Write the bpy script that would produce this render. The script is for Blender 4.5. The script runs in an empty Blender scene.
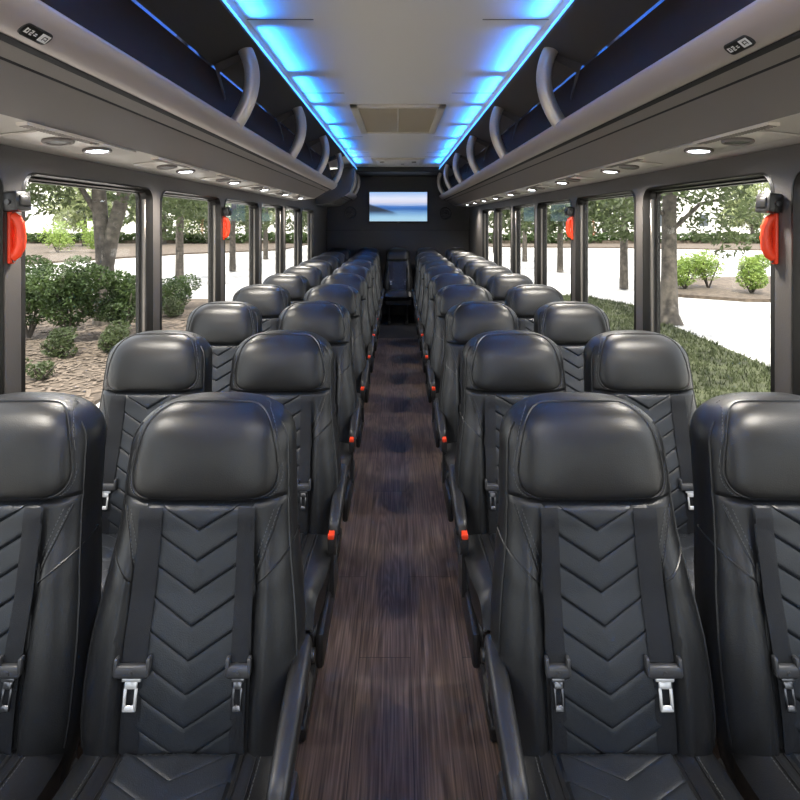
import bpy, bmesh, math, random
from mathutils import Vector, Matrix
random.seed(7)
R = math.radians
SC = bpy.context.scene
COL = SC.collection
CAMZ = 1.52
GZ = -1.0            # ground outside, below the coach floor

# ------------------------------------------------------------------ materials
def new_mat(name):
    m = bpy.data.materials.new(name); m.use_nodes = True
    nt = m.node_tree; b = nt.nodes['Principled BSDF']
    return m, nt, b
def mat(name, col, rough=0.5, metal=0.0, bump=0.0, bscale=300.0, spec=0.5, var=0.0, vscale=4.0, coat=0.0):
    m, nt, b = new_mat(name)
    b.inputs['Base Color'].default_value = (*col, 1); b.inputs['Roughness'].default_value = rough
    b.inputs['Metallic'].default_value = metal; b.inputs['Specular IOR Level'].default_value = spec
    b.inputs['Coat Weight'].default_value = coat
    tc = nt.nodes.new('ShaderNodeTexCoord')
    if bump:
        n = nt.nodes.new('ShaderNodeTexNoise'); n.inputs['Scale'].default_value = bscale; n.inputs['Detail'].default_value = 2
        bp = nt.nodes.new('ShaderNodeBump'); bp.inputs['Strength'].default_value = bump; bp.inputs['Distance'].default_value = 0.002
        nt.links.new(tc.outputs['Object'], n.inputs['Vector']); nt.links.new(n.outputs['Fac'], bp.inputs['Height'])
        nt.links.new(bp.outputs['Normal'], b.inputs['Normal'])
    if var:
        n = nt.nodes.new('ShaderNodeTexNoise'); n.inputs['Scale'].default_value = vscale; n.inputs['Detail'].default_value = 5
        r = nt.nodes.new('ShaderNodeValToRGB')
        r.color_ramp.elements[0].position = .3; r.color_ramp.elements[1].position = .7
        r.color_ramp.elements[0].color = (*[c*(1-var) for c in col], 1)
        r.color_ramp.elements[1].color = (*[min(1, c*(1+var)) for c in col], 1)
        nt.links.new(tc.outputs['Object'], n.inputs['Vector']); nt.links.new(n.outputs['Fac'], r.inputs['Fac'])
        nt.links.new(r.outputs['Color'], b.inputs['Base Color'])
    return m
def emit(name, col, s):
    m, nt, b = new_mat(name)
    b.inputs['Base Color'].default_value = (*col, 1)
    b.inputs['Emission Color'].default_value = (*col, 1); b.inputs['Emission Strength'].default_value = s
    return m
M = {}
M['leather'] = mat('black_leather', (.0115, .0120, .0132), .38, bump=.22, bscale=420, spec=.5)
M['leather_pad'] = mat('black_leather_headrest', (.0125, .0125, .0125), .38, bump=.18, bscale=420, spec=.5)
M['panel'] = mat('black_quilted_leather', (.0175, .0205, .0255), .35, bump=.25, bscale=500, spec=.5)
M['thread'] = mat('grey_thread', (.075, .078, .08), .6)
M['piping'] = mat('black_piping', (.012, .012, .013), .35)
M['web'] = mat('black_webbing', (.010, .0112, .0145), .55, bump=.5, bscale=900, spec=.4)
M['plastic'] = mat('black_plastic', (.018, .018, .019), .38, bump=.1, bscale=700)
M['greyplastic'] = mat('charcoal_plastic', (.045, .046, .05), .38)
M['steel'] = mat('brushed_steel', (.72, .72, .72), .35, .55)
M['darksteel'] = mat('dark_steel', (.20, .20, .21), .32, 1.0)
M['red'] = mat('red_plastic', (.86, .060, .018), .38)
M['wall'] = mat('grey_vinyl_wall', (.088, .080, .076), .55, bump=.25, bscale=260)
M['rearwall'] = mat('black_rear_vinyl', (.048, .045, .042), .6, bump=.2, bscale=200)
M['frame'] = mat('black_rubber_frame', (.011, .010, .009), .35)
M['rail'] = mat('dark_bronze_rail', (.16, .145, .13), .3, .6)
M['ceiling'] = mat('off_white_ceiling', (.81, .775, .76), .62, bump=.15, bscale=150)
M['fascia'] = mat('taupe_plastic', (.18, .157, .148), .45, bump=.18, bscale=350)
M['lip'] = mat('taupe_rail', (.40, .345, .33), .38, spec=.6)
M['groove'] = mat('dark_groove', (.010, .010, .014), .8)
M['under'] = mat('pale_service_panel', (.56, .52, .48), .30, bump=.1, bscale=200)
M['bin'] = mat('black_bin_panel', (.032, .022, .016), .9, spec=.08, bump=.2, bscale=300)
M['binup'] = mat('charcoal_bin_panel', (.075, .068, .068), .75, spec=.25, bump=.2, bscale=300)
M['handle'] = mat('champagne_handle', (.50, .455, .40), .34, .4)
M['ventframe'] = mat('cream_vent_frame', (.68, .62, .55), .5)
M['ventgrille'] = mat('beige_grille', (.50, .43, .34), .55, bump=.5, bscale=120)
M['white'] = mat('white_print', (.8, .8, .8), .5)
M['carpet'] = mat('black_carpet', (.012, .0115, .0115), .9, bump=.6, bscale=300)
M['cone'] = mat('speaker_mesh', (.010, .010, .010), .45)
M['led'] = emit('blue_led', (.09, .42, 1.0), 1.2)
M['lens'] = emit('reading_lamp_lens', (1.0, .95, .86), 14.0)
M['lenscool'] = emit('reading_lamp_cool', (.86, .92, 1.0), 14.0)
M['concrete'] = mat('pale_concrete', (.48, .465, .44), .9, var=.08, vscale=.6)
M['grass'] = mat('lawn_soil', (.050, .056, .023), .95, var=.45, vscale=2.2)  # patchy lawn colour, with sun dapples partly painted in
M['blade'] = mat('grass_blade', (.060, .074, .027), .8)
M['mulch'] = mat('mulch', (.095, .072, .052), .95, var=.5, vscale=7)
M['chip'] = mat('mulch_chip', (.155, .12, .09), .9)
M['bark'] = mat('bark', (.085, .072, .058), .9, bump=.9, bscale=24, var=.35, vscale=9)
M['building'] = mat('cream_render', (.82, .79, .73), .9)
M['bwindow'] = mat('dark_window', (.06, .07, .08), .25)
M['roof'] = mat('roof_metal', (.35, .34, .33), .7)

def leafmat(name, c1, c2):
    m, nt, b = new_mat(name)
    out = nt.nodes['Material Output']
    tc = nt.nodes.new('ShaderNodeTexCoord'); n = nt.nodes.new('ShaderNodeTexNoise')
    n.inputs['Scale'].default_value = 3.1; n.inputs['Detail'].default_value = 6
    r = nt.nodes.new('ShaderNodeValToRGB')
    r.color_ramp.elements[0].position = .35; r.color_ramp.elements[1].position = .66
    r.color_ramp.elements[0].color = (*c1, 1); r.color_ramp.elements[1].color = (*c2, 1)
    nt.links.new(tc.outputs['Object'], n.inputs['Vector']); nt.links.new(n.outputs['Fac'], r.inputs['Fac'])
    nt.links.new(r.outputs['Color'], b.inputs['Base Color']); b.inputs['Roughness'].default_value = .55
    tr = nt.nodes.new('ShaderNodeBsdfTranslucent'); nt.links.new(r.outputs['Color'], tr.inputs['Color'])
    mx = nt.nodes.new('ShaderNodeMixShader'); mx.inputs['Fac'].default_value = .35
    nt.links.new(b.outputs[0], mx.inputs[1]); nt.links.new(tr.outputs[0], mx.inputs[2]); nt.links.new(mx.outputs[0], out.inputs['Surface'])
    return m
M['leaf_dark'] = leafmat('leaf_dark', (.030, .060, .014), (.085, .130, .035))
M['leaf_mid'] = leafmat('leaf_mid', (.042, .060, .020), (.095, .125, .046))
M['leaf_light'] = leafmat('leaf_light', (.17, .27, .05), (.36, .46, .12))
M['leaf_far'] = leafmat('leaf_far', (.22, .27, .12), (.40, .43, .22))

def glass():
    m, nt, b = new_mat('window_glass'); out = nt.nodes['Material Output']
    t = nt.nodes.new('ShaderNodeBsdfTransparent'); t.inputs['Color'].default_value = (.96, .97, .96, 1)
    g = nt.nodes.new('ShaderNodeBsdfGlossy'); g.inputs['Roughness'].default_value = .02
    lw = nt.nodes.new('ShaderNodeLayerWeight'); pw = nt.nodes.new('ShaderNodeMath'); pw.operation = 'POWER'; pw.inputs[1].default_value = 5
    nt.links.new(lw.outputs['Facing'], pw.inputs[0])
    f = nt.nodes.new('ShaderNodeMath'); f.operation = 'MULTIPLY_ADD'; f.inputs[1].default_value = .35; f.inputs[2].default_value = .02
    nt.links.new(pw.outputs[0], f.inputs[0])
    mx = nt.nodes.new('ShaderNodeMixShader')
    nt.links.new(f.outputs[0], mx.inputs[0]); nt.links.new(t.outputs[0], mx.inputs[1]); nt.links.new(g.outputs[0], mx.inputs[2])
    nt.links.new(mx.outputs[0], out.inputs['Surface']); return m
M['glass'] = glass()

def wood():
    m, nt, b = new_mat('dark_walnut_planks'); L = nt.links.new
    tc = nt.nodes.new('ShaderNodeTexCoord')
    sep = nt.nodes.new('ShaderNodeSeparateXYZ'); L(tc.outputs['Object'], sep.inputs[0])
    cmb = nt.nodes.new('ShaderNodeCombineXYZ')
    ax = nt.nodes.new('ShaderNodeMath'); ax.operation = 'ADD'; ax.inputs[1].default_value = 5.176
    L(sep.outputs['X'], ax.inputs[0]); L(sep.outputs['Y'], cmb.inputs['X']); L(ax.outputs[0], cmb.inputs['Y'])
    br = nt.nodes.new('ShaderNodeTexBrick'); br.offset = .37
    for k, v in (('Scale', 1.0), ('Mortar Size', .0012), ('Mortar Smooth', .1), ('Bias', 0.0), ('Brick Width', 1.25), ('Row Height', .18)):
        br.inputs[k].default_value = v
    br.inputs['Color1'].default_value = (0, 0, 0, 1); br.inputs['Color2'].default_value = (1, 1, 1, 1); br.inputs['Mortar'].default_value = (.5, .5, .5, 1)
    L(cmb.outputs[0], br.inputs['Vector'])
    # grain: cathedral rings and fine streaks, both stretched along the coach
    mp = nt.nodes.new('ShaderNodeMapping'); mp.inputs['Scale'].default_value = (9.0, .75, 1); L(tc.outputs['Object'], mp.inputs['Vector'])
    off = nt.nodes.new('ShaderNodeVectorMath'); off.operation = 'MULTIPLY_ADD'; off.inputs[1].default_value = (7, 13, 0)
    L(br.outputs['Color'], off.inputs[0]); L(mp.outputs[0], off.inputs[2])
    n1 = nt.nodes.new('ShaderNodeTexNoise'); n1.inputs['Scale'].default_value = 1.0; n1.inputs['Detail'].default_value = 1.5; n1.inputs['Distortion'].default_value = .6
    L(off.outputs[0], n1.inputs['Vector'])
    ml = nt.nodes.new('ShaderNodeMath'); ml.operation = 'MULTIPLY'; ml.inputs[1].default_value = 95; L(n1.outputs['Fac'], ml.inputs[0])
    sn = nt.nodes.new('ShaderNodeMath'); sn.operation = 'SINE'; L(ml.outputs[0], sn.inputs[0])
    mp2 = nt.nodes.new('ShaderNodeMapping'); mp2.inputs['Scale'].default_value = (170, 3.0, 1); L(tc.outputs['Object'], mp2.inputs['Vector'])
    n2 = nt.nodes.new('ShaderNodeTexNoise'); n2.inputs['Scale'].default_value = 1; n2.inputs['Detail'].default_value = 4; L(mp2.outputs[0], n2.inputs['Vector'])
    a1 = nt.nodes.new('ShaderNodeMath'); a1.operation = 'MULTIPLY_ADD'; a1.inputs[1].default_value = .06; L(sn.outputs[0], a1.inputs[0]); L(n2.outputs['Fac'], a1.inputs[2])
    a2 = nt.nodes.new('ShaderNodeMath'); a2.operation = 'MULTIPLY_ADD'; a2.inputs[1].default_value = .13; L(br.outputs['Color'], a2.inputs[0]); L(a1.outputs[0], a2.inputs[2])
    r = nt.nodes.new('ShaderNodeValToRGB'); e = r.color_ramp.elements
    e[0].position = .28; e[0].color = (.024, .014, .010, 1); e[1].position = .85; e[1].color = (.185, .128, .095, 1)
    x = e.new(.52); x.color = (.072, .048, .037, 1)
    L(a2.outputs[0], r.inputs['Fac'])
    mx = nt.nodes.new('ShaderNodeMixRGB'); mx.inputs['Color2'].default_value = (.012, .009, .008, 1)
    L(br.outputs['Fac'], mx.inputs['Fac']); L(r.outputs['Color'], mx.inputs['Color1']); L(mx.outputs[0], b.inputs['Base Color'])
    b.inputs['Roughness'].default_value = .58; b.inputs['Specular IOR Level'].default_value = .3
    return m
M['wood'] = wood()

def screen_mat():
    m, nt, b = new_mat('seascape_screen'); L = nt.links.new
    tc = nt.nodes.new('ShaderNodeTexCoord'); sep = nt.nodes.new('ShaderNodeSeparateXYZ'); L(tc.outputs['Generated'], sep.inputs[0])
    r = nt.nodes.new('ShaderNodeValToRGB'); e = r.color_ramp.elements
    e[0].position = 0; e[0].color = (.40, .62, .78, 1); e[1].position = 1; e[1].color = (.30, .50, .85, 1)
    for p, c in ((.12, (.36, .62, .80)), (.30, (.16, .36, .66)), (.42, (.02, .12, .42)), (.50, (.05, .18, .55)), (.56, (.36, .50, .80)), (.66, (.72, .70, .82)), (.78, (.75, .80, .95))):
        x = e.new(p); x.color = (*c, 1)
    n = nt.nodes.new('ShaderNodeTexNoise'); n.inputs['Scale'].default_value = 3
    mp = nt.nodes.new('ShaderNodeMapping'); mp.inputs['Scale'].default_value = (1, 1, 9); L(tc.outputs['Generated'], mp.inputs['Vector']); L(mp.outputs[0], n.inputs['Vector'])
    ad = nt.nodes.new('ShaderNodeMath'); ad.operation = 'MULTIPLY_ADD'; ad.inputs[1].default_value = .10; L(n.outputs['Fac'], ad.inputs[0])
    sb = nt.nodes.new('ShaderNodeMath'); sb.operation = 'SUBTRACT'; sb.inputs[1].default_value = .05; L(sep.outputs['Z'], sb.inputs[0]); L(sb.outputs[0], ad.inputs[2])
    L(ad.outputs[0], r.inputs['Fac'])
    # headland: dark wedge falling from the left edge to the middle
    w = nt.nodes.new('ShaderNodeMath'); w.operation = 'MULTIPLY_ADD'; w.inputs[1].default_value = -.62; w.inputs[2].default_value = .60; L(sep.outputs['X'], w.inputs[0])
    d = nt.nodes.new('ShaderNodeMath'); d.operation = 'SUBTRACT'; L(w.outputs[0], d.inputs[0]); L(sep.outputs['Z'], d.inputs[1])
    d2 = nt.nodes.new('ShaderNodeMapRange'); d2.inputs['From Min'].default_value = -.01; d2.inputs['From Max'].default_value = .05; L(d.outputs[0], d2.inputs['Value'])
    lo = nt.nodes.new('ShaderNodeMapRange'); lo.inputs['From Min'].default_value = .18; lo.inputs['From Max'].default_value = .36; L(sep.outputs['Z'], lo.inputs['Value'])
    rt = nt.nodes.new('ShaderNodeMapRange'); rt.inputs['From Min'].default_value = .52; rt.inputs['From Max'].default_value = .40; L(sep.outputs['X'], rt.inputs['Value'])
    m1 = nt.nodes.new('ShaderNodeMath'); m1.operation = 'MULTIPLY'; L(d2.outputs[0], m1.inputs[0]); L(lo.outputs[0], m1.inputs[1])
    m2 = nt.nodes.new('ShaderNodeMath'); m2.operation = 'MULTIPLY'; L(m1.outputs[0], m2.inputs[0]); L(rt.outputs[0], m2.inputs[1])
    mx = nt.nodes.new('ShaderNodeMixRGB'); mx.inputs['Color2'].default_value = (.015, .03, .06, 1)
    L(m2.outputs[0], mx.inputs['Fac']); L(r.outputs['Color'], mx.inputs['Color1'])
    b.inputs['Base Color'].default_value = (.01, .01, .01, 1); L(mx.outputs[0], b.inputs['Emission Color'])
    b.inputs['Emission Strength'].default_value = .60; b.inputs['Roughness'].default_value = .25
    return m
M['screen'] = screen_mat()

# ------------------------------------------------------------------ helpers
class MB:
    def __init__(s): s.v = []; s.f = []
    def add(s, vs, fs):
        o = len(s.v); s.v += [tuple(v) for v in vs]; s.f += [tuple(i+o for i in f) for f in fs]; return s
    def box(s, x0, x1, y0, y1, z0, z1, bev=0.0, seg=2, rot=None, org=None):
        bm = bmesh.new(); bmesh.ops.create_cube(bm, size=1)
        for v in bm.verts:
            v.co = Vector(((x0+x1)/2+v.co.x*(x1-x0), (y0+y1)/2+v.co.y*(y1-y0), (z0+z1)/2+v.co.z*(z1-z0)))
        if bev: bmesh.ops.bevel(bm, geom=bm.edges[:], offset=bev, segments=seg, profile=.5, affect='EDGES')
        if rot: bmesh.ops.rotate(bm, verts=bm.verts[:], cent=org or ((x0+x1)/2, (y0+y1)/2, (z0+z1)/2), matrix=rot)
        bm.verts.index_update()
        s.add([v.co[:] for v in bm.verts], [[v.index for v in f.verts] for f in bm.faces]); bm.free(); return s
    def tube(s, pts, r, n=8, caps=True, ry=None):
        pts = [Vector(p) for p in pts]; rs = r if isinstance(r, (list, tuple)) else [r]*len(pts)
        rings = []; up = Vector((0, 0, 1)); prev = None
        for i, p in enumerate(pts):
            t = (pts[min(i+1, len(pts)-1)]-pts[max(i-1, 0)]).normalized()
            if prev is None:
                a = t.cross(up)
                if a.length < .05: a = t.cross(Vector((1, 0, 0)))
            else: a = prev - t*prev.dot(t)
            a.normalize(); prev = a; b = t.cross(a); k = ry or 1
            rings.append([p + a*rs[i]*math.cos(2*math.pi*j/n) + b*rs[i]*k*math.sin(2*math.pi*j/n) for j in range(n)])
        return s.loft(rings, caps)
    def loft(s, rings, caps=True, closed=True):
        n = len(rings[0]); vs = [v for r in rings for v in r]; fs = []
        for i in range(len(rings)-1):
            for j in range(n if closed else n-1):
                a = i*n+j; b = i*n+(j+1) % n
                fs.append((a, b, b+n, a+n))
        if caps and closed:
            fs.append(tuple(range(n))[::-1]); fs.append(tuple((len(rings)-1)*n+j for j in range(n)))
        return s.add(vs, fs)
    def grid(s, fn, nu, nv):
        vs = [fn(i/nu, j/nv) for i in range(nu+1) for j in range(nv+1)]
        return s.add(vs, [(i*(nv+1)+j, (i+1)*(nv+1)+j, (i+1)*(nv+1)+j+1, i*(nv+1)+j+1) for i in range(nu) for j in range(nv)])
    def disc(s, c, r, axis, n=24, h=.004):
        c = Vector(c); a = Vector(axis).normalized(); return s.tube([c, c+a*h], r, n)
    def build(s, name, m, parent=None, smooth=True, loc=None, angle=40):
        me = bpy.data.meshes.new(name); me.from_pydata(s.v, [], s.f)
        bm = bmesh.new(); bm.from_mesh(me)
        bmesh.ops.recalc_face_normals(bm, faces=bm.faces[:]); bm.to_mesh(me); bm.free()
        me.materials.append(m)
        if smooth:
            me.shade_smooth(); 
            try: me.set_sharp_from_angle(angle=R(angle))
            except Exception: pass
        o = bpy.data.objects.new(name, me); COL.objects.link(o)
        if loc: o.location = loc
        if parent: o.parent = parent
        return o
def tag(o, label, cat, group=None):
    o['label'] = label; o['category'] = cat
    if group: o['group'] = group
    return o
def struct(o): o['kind'] = 'structure'; return o
def empty(name, loc=(0, 0, 0)):
    o = bpy.data.objects.new(name, None); o.empty_display_size = .1; o.location = loc; COL.objects.link(o); return o
def copy_tree(o, parent=None, name=None):
    c = o.copy(); COL.objects.link(c)
    if parent: c.parent = parent
    for ch in kids[o]: kids.setdefault(c, []).append(copy_tree(ch, c))
    return c
class Kids(dict):
    def __missing__(s, k): s[k] = [c for c in k.children]; return s[k]
kids = Kids()
def sm(a, b, x):
    t = max(0, min(1, (x-a)/(b-a))); return t*t*(3-2*t)
def interp(tab, x):
    if x <= tab[0][0]: return tab[0][1]
    for (a, va), (b, vb) in zip(tab, tab[1:]):
        if x <= b:
            t = (x-a)/(b-a); return va+(vb-va)*t
    return tab[-1][1]

# ------------------------------------------------------------------ the seat
WT = [(.40, .205), (.46, .217), (.52, .2245), (.60, .2245), (.66, .221), (.72, .213), (.78, .203), (.84, .194), (.90, .189), (.96, .187), (1.02, .182)]
ZTOP = 1.110
def Wd(z):
    if z <= 1.0: return interp(WT, z)
    t = min(1, (z-1.0)/(ZTOP-1.0)); return .184*max(.0, 1-t**2.6)**(1/2.5)
def Td(z):
    base = interp([(.40, .12), (.6, .16), (.85, .175), (1.0, .172)], z)
    if z > 1.0:
        t = min(1, (z-1.0)/(ZTOP-1.0)); base *= max(0, 1-t**2.6)**(1/2.6)
    return base
def Yc(z): return .062 + .5*(interp([(.40, .12), (.6, .16), (.85, .175), (1.0, .172)], z)-.122) + (z-.45)*.235 - .012*math.sin(max(0, min(1, (z-.45)/.3))*math.pi)
def bol(x, z):
    k = sm(.86, .76, z)*sm(.38, .5, z)
    return .028*k*sm(.118, .150, abs(x)) - .004*sm(.90, .86, z)*sm(.14, .11, abs(x))
def groove(x, z):
    g = .012*math.exp(-((z-.918)/.005)**2)
    g += .006*math.exp(-((abs(x)-.122)/.004)**2)*sm(.84, .80, z)
    return g
def front(x, z):
    W = max(Wd(z), 1e-4); u = min(1, abs(x)/W)
    return Yc(z) - Td(z)/2*(1-u**5.5)**(1/2.6) - bol(x, z)*(1-u**6) + groove(x, z)*(1-u**8)
def surf(x, z, off=0): return (x, front(x, z)-off, z)

def backrest_mb():
    m = MB(); zs = [.40+i*.014 for i in range(37)]
    zs += [.905, .910, .914, .918, .922, .926, .931, .94]; zs += [.95+i*.012 for i in range(8)]
    zs += [ZTOP-d for d in (.067, .057, .047, .038, .030, .023, .017, .012, .008, .0045, .002, .0006, 0)]
    zs = sorted(set(round(z, 4) for z in zs)); rings = []
    nf, nb = 64, 16
    for z in zs:
        W = max(Wd(z), .002); T = max(Td(z), .002); r = []
        for i in range(nf+1):
            x = W*math.sin(-math.pi/2+math.pi*i/nf); r.append((x, front(x, z), z))
        for i in range(1, nb):
            u = math.sin(math.pi/2-math.pi*i/nb); r.append((W*u, Yc(z)+T/2*(1-abs(u)**4)**(1/2.4), z))
        rings.append(r)
    return m.loft(rings)
PZ, PH = 1.0135, .0915
def pad_w(z): return .160 - .026*sm(.96, 1.12, z)
def padpt(a, r):
    c, s_ = math.cos(a), math.sin(a); n = 4.0 if s_ > 0 else 5.5
    ex = math.copysign(abs(c)**(2/n), c); ez = math.copysign(abs(s_)**(2/n), s_)
    z = PZ+PH*ez*r; x = pad_w(PZ+PH*ez)*ex*r
    return x, z
def pad_mb():
    m = MB(); N = 72; rings = []
    rr = [1.0, .995, .985, .97, .94, .9, .84, .76, .66, .54, .4, .26, .12]
    for k, r in enumerate(rr):
        off = -.004 if k == 0 else .0085*(1-r**12)**.6 + .009*(1-r**2)
        rings.append([surf(*padpt(2*math.pi*j/N, r), off) for j in range(N)])
    vs = [v for r in rings for v in r]; m.loft(rings, caps=False)
    x, z = padpt(0, 0); o = len(m.v); m.v.append(surf(0, PZ, .0175)); b = (len(rr)-1)*N
    m.f += [(b+j, b+(j+1) % N, o) for j in range(N)]
    return m
def pad_piping():
    N = 96; pts = [surf(*padpt(2*math.pi*j/N, 1.012), .0015) for j in range(N+1)]
    return MB().tube(pts, .0030, 6, caps=False)
def dashes(pts, m, w=.0011, h=.0009, duty=.6, pitch=.0075):
    # stitch dashes along a polyline
    P = [Vector(p) for p in pts]; acc = 0
    for a, b in zip(P, P[1:]):
        L = (b-a).length
        if L < 1e-6: continue
        t = -acc
        while t < L:
            s0, s1 = max(0, t), min(L, t+pitch*duty)
            if s1-s0 > .001: m.tube([a+(b-a)*(s0/L), a+(b-a)*(s1/L)], w, 4)
            t += pitch
        acc = L-(t-pitch); acc = acc % pitch
    return m
def pad_stitch(s):
    m = MB(); N = 80
    for j in range(N):
        a0, a1 = 2*math.pi*j/N, 2*math.pi*(j+.6)/N
        if math.sin(a0) < -.80 or math.sin(a0) > .80 or math.cos(a0)*s < 0: continue
        m.tube([surf(*padpt(a0, 1.05), .0004), surf(*padpt(a1, 1.05), .0004)], .0011, 4)
    return m
def back_stitch(s, o):
    return dashes([surf(s*(.164-o-.040*t), .900-.115*t, .0004) for t in [i/16 for i in range(17)]], MB())
def back_seam(s, k):
    T = [i/14 for i in range(15)]
    if k == 2: return MB().tube([surf(s*Wd(z)*.955, z, .0008) for z in [.47+.0145*i for i in range(42)]], .0026, 5)
    if k: return MB().tube([surf(s*(.169-.042*t), .905-.12*t, .0003) for t in T], .0022, 5)
    return MB().tube([surf(s*(.198-.072*sm(0, 1, t)), .835-.075*t, .0005) for t in T], .0022, 5)
CH_P = .0570
PHS = (0, .025, .05, .09, .14, .22, .34, .48, .62, .74, .84, .91, .95, .975)
def rib(ph):
    d = min(ph, 1-ph); return .0034*(1-math.exp(-(d/.055)**1.3)) + .0052*(1-ph)
def chev_grid(hw, lo, hi, p, slope, n, put, edge):
    """a quilted panel: grid rows run along the V-shaped seams; put(x, t, h) places a point"""
    a = lo-max(slope*hw, 0)-p; a = lo+math.floor((a-lo)/p)*p; T = [a+(k+q)*p for k in range(int((hi-a+abs(slope)*hw)/p)+2) for q in PHS]
    nu = 32; m = MB(); vs = []
    for t0 in T:
        ph = ((t0-lo)/p) % 1.0
        for i in range(nu+1):
            x = -hw+2*hw*i/nu; t = min(hi, max(lo, t0+slope*abs(x)))
            e = min(1, (hw-abs(x))/edge, (hi-t)/edge, (t-lo)/edge); vs.append(put(x, t, rib(ph if 0 < ph < 1 else 0), max(0, e)**.5))
    w = nu+1
    return m.add(vs, [(r*w+i, (r+1)*w+i, (r+1)*w+i+1, r*w+i+1) for r in range(len(T)-1) for i in range(nu)])
def panel_mb():
    return chev_grid(.118, .410, .9165, CH_P, .60, 0, lambda x, z, h, e: (x, front(x, z)-(-.003+(.0055+h)*e), z), .009)
# cushion, lofted front to back
CY0, CY1 = .10, -.385
def Cw(y): return .212-.020*sm(-.20, -.385, y)-.010*sm(-.02, .1, y)
def ctop(x, y):
    z = .480+.022*sm(.0, -.25, y)-.055*sm(-.30, -.385, y)**2
    z += .012*sm(.12, .15, abs(x))
    u = min(1, abs(x)/Cw(y)); return z-.035*u**7
def cushion_mb():
    m = MB(); rings = []
    ys = [.10, .06, .0, -.05, -.1, -.15, -.2, -.24, -.28, -.31, -.335, -.355, -.368, -.378, -.385]
    for y in ys:
        W = Cw(y); e = sm(-.34, -.385, y); r = []
        zb = .370+.045*e
        for i in range(41):
            x = W*math.sin(-math.pi/2+math.pi*i/40)
            r.append((x, y, max(zb+.01, ctop(x, y)-.022*e*e)))
        for i in range(1, 12):
            u = math.sin(math.pi/2-math.pi*i/12); r.append((W*.985*u, y, zb+.02*abs(u)**6))
        rings.append(r)
    return m.loft(rings)
def cushion_panel_mb():
    return chev_grid(.115, 0, .352, .066, -.62, 0, lambda x, t, h, e: (x, -t, ctop(x, -t)-.003+(.005+h)*e), .009)
def cushion_seam(s, xx):
    return MB().tube([(s*xx, y, ctop(xx, y)+.0008) for y in [.0-.36*i/20 for i in range(21)]], .0022, 5)
def cushion_stitch(s):
    return dashes([(s*.1565, y, ctop(.1565, y)+.0006) for y in [.0-.355*i/20 for i in range(21)]], MB())
ADJ = .630
def lean(m):
    m.v = [(x, y+(z-ADJ)*.235, z) for x, y, z in m.v]; return m
def strap_pts(s, z): return s*(.105-.004*sm(.65, .90, z))
def strap_mb(s, nar):
    m = MB(); w = .0185 if nar else .0245
    def ribbon(zs, off, ww):
        top = []; 
        def fn(u, v):
            z = zs[0]+(zs[1]-zs[0])*u; xc = strap_pts(s, z); x = xc+ww*(2*v-1)
            y = min(front(xc-ww*.7, z), front(xc+ww*.7, z), front(xc, z))*.4+front(xc, z)*.6
            return (x, y-off-.0035-.0012*(1-(2*v-1)**2), z)
        m.grid(fn, 24, 6)
        n0 = len(m.v)
    ribbon((.912, ADJ+.01), .010, w)
    ribbon((ADJ+.01, .448), .006, w*.78)
    return m
def adjuster_mb(s, nar):
    k = .66 if nar else 1
    x = strap_pts(s, ADJ); y = front(x, ADJ)-.020
    m = MB(); m.box(x-.036*k, x+.036*k, y-.008, y+.008, ADJ-.011, ADJ+.011, .006, 3)
    for q in (-1, 1): m.box(x+q*.032*k-.004, x+q*.032*k+.004, y-.008, y+.008, ADJ-.008, ADJ+.024, .0035, 2)
    m.tube([(x, y-.0075, ADJ), (x, y-.010, ADJ)], .004, 10)
    return m
def tongue_mb(s, nar):
    k = .7 if nar else 1
    x = strap_pts(s, ADJ); y = front(x, ADJ)-.019; t = .0022
    m = MB(); z1 = ADJ-.009
    m.box(x-.019*k, x+.019*k, y-t, y+t, z1-.010, z1, .0015, 1)
    m.box(x-.0125*k, x+.0125*k, y-t, y+t, z1-.022, z1-.009, .0015, 1)
    m.box(x-.0135*k, x-.0075*k, y-t, y+t, z1-.056, z1-.020, .0015, 1)
    m.box(x+.0075*k, x+.0135*k, y-t, y+t, z1-.056, z1-.020, .0015, 1)
    m.box(x-.0135*k, x+.0135*k, y-t, y+t, z1-.060, z1-.049, .0018, 1)
    return m
def armrest_mb(s, dy=.075):
    # slim padded arm pivoting behind the backrest and sloping down toward its rounded front tip
    m = MB(); x = s*.219; rings = []
    path = [(.075, .598, .010, .018), (.062, .604, .018, .027), (.03, .604, .0205, .030), (-.06, .588, .0205, .029), (-.14, .570, .020, .027), (-.20, .556, .019, .025), (-.222, .5500, .017, .022), (-.232, .547, .012, .015)]
    for (y, z, hw, hh) in path:
        r = []
        for j in range(24):
            a = 2*math.pi*j/24; c, q = math.cos(a), math.sin(a)
            r.append((x+hw*math.copysign(abs(c)**.6, c), y+dy+.25*hh*math.copysign(abs(q)**.6, q), z+hh*math.copysign(abs(q)**.6, q)))
        rings.append(r)
    m.loft(rings); return m
def pivot_mb(s, dy=.075):
    x = s*.219; y = .045+dy; return MB().tube([(x-s*.03, y, .603), (x+s*.026, y, .603)], .013, 16)
def buckle_mb(s):
    x = s*.213; m = MB(); m.box(x-.012, x+.012, -.125, -.080, .485, .536, .004, 2)
    return m.box(x-.007, x+.007, -.108, -.092, .34, .49)
def button_mb(s):
    x = s*.213; return MB().box(x-.0100, x+.0100, -.128, -.085, .530, .547, .004, 2)
def base_mb():
    m = MB(); m.box(-.19, .19, -.30, .12, .295, .370, .008, 1)
    m.box(-.15, .15, -.02, .10, .34, .43, .01, 1); return m
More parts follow.
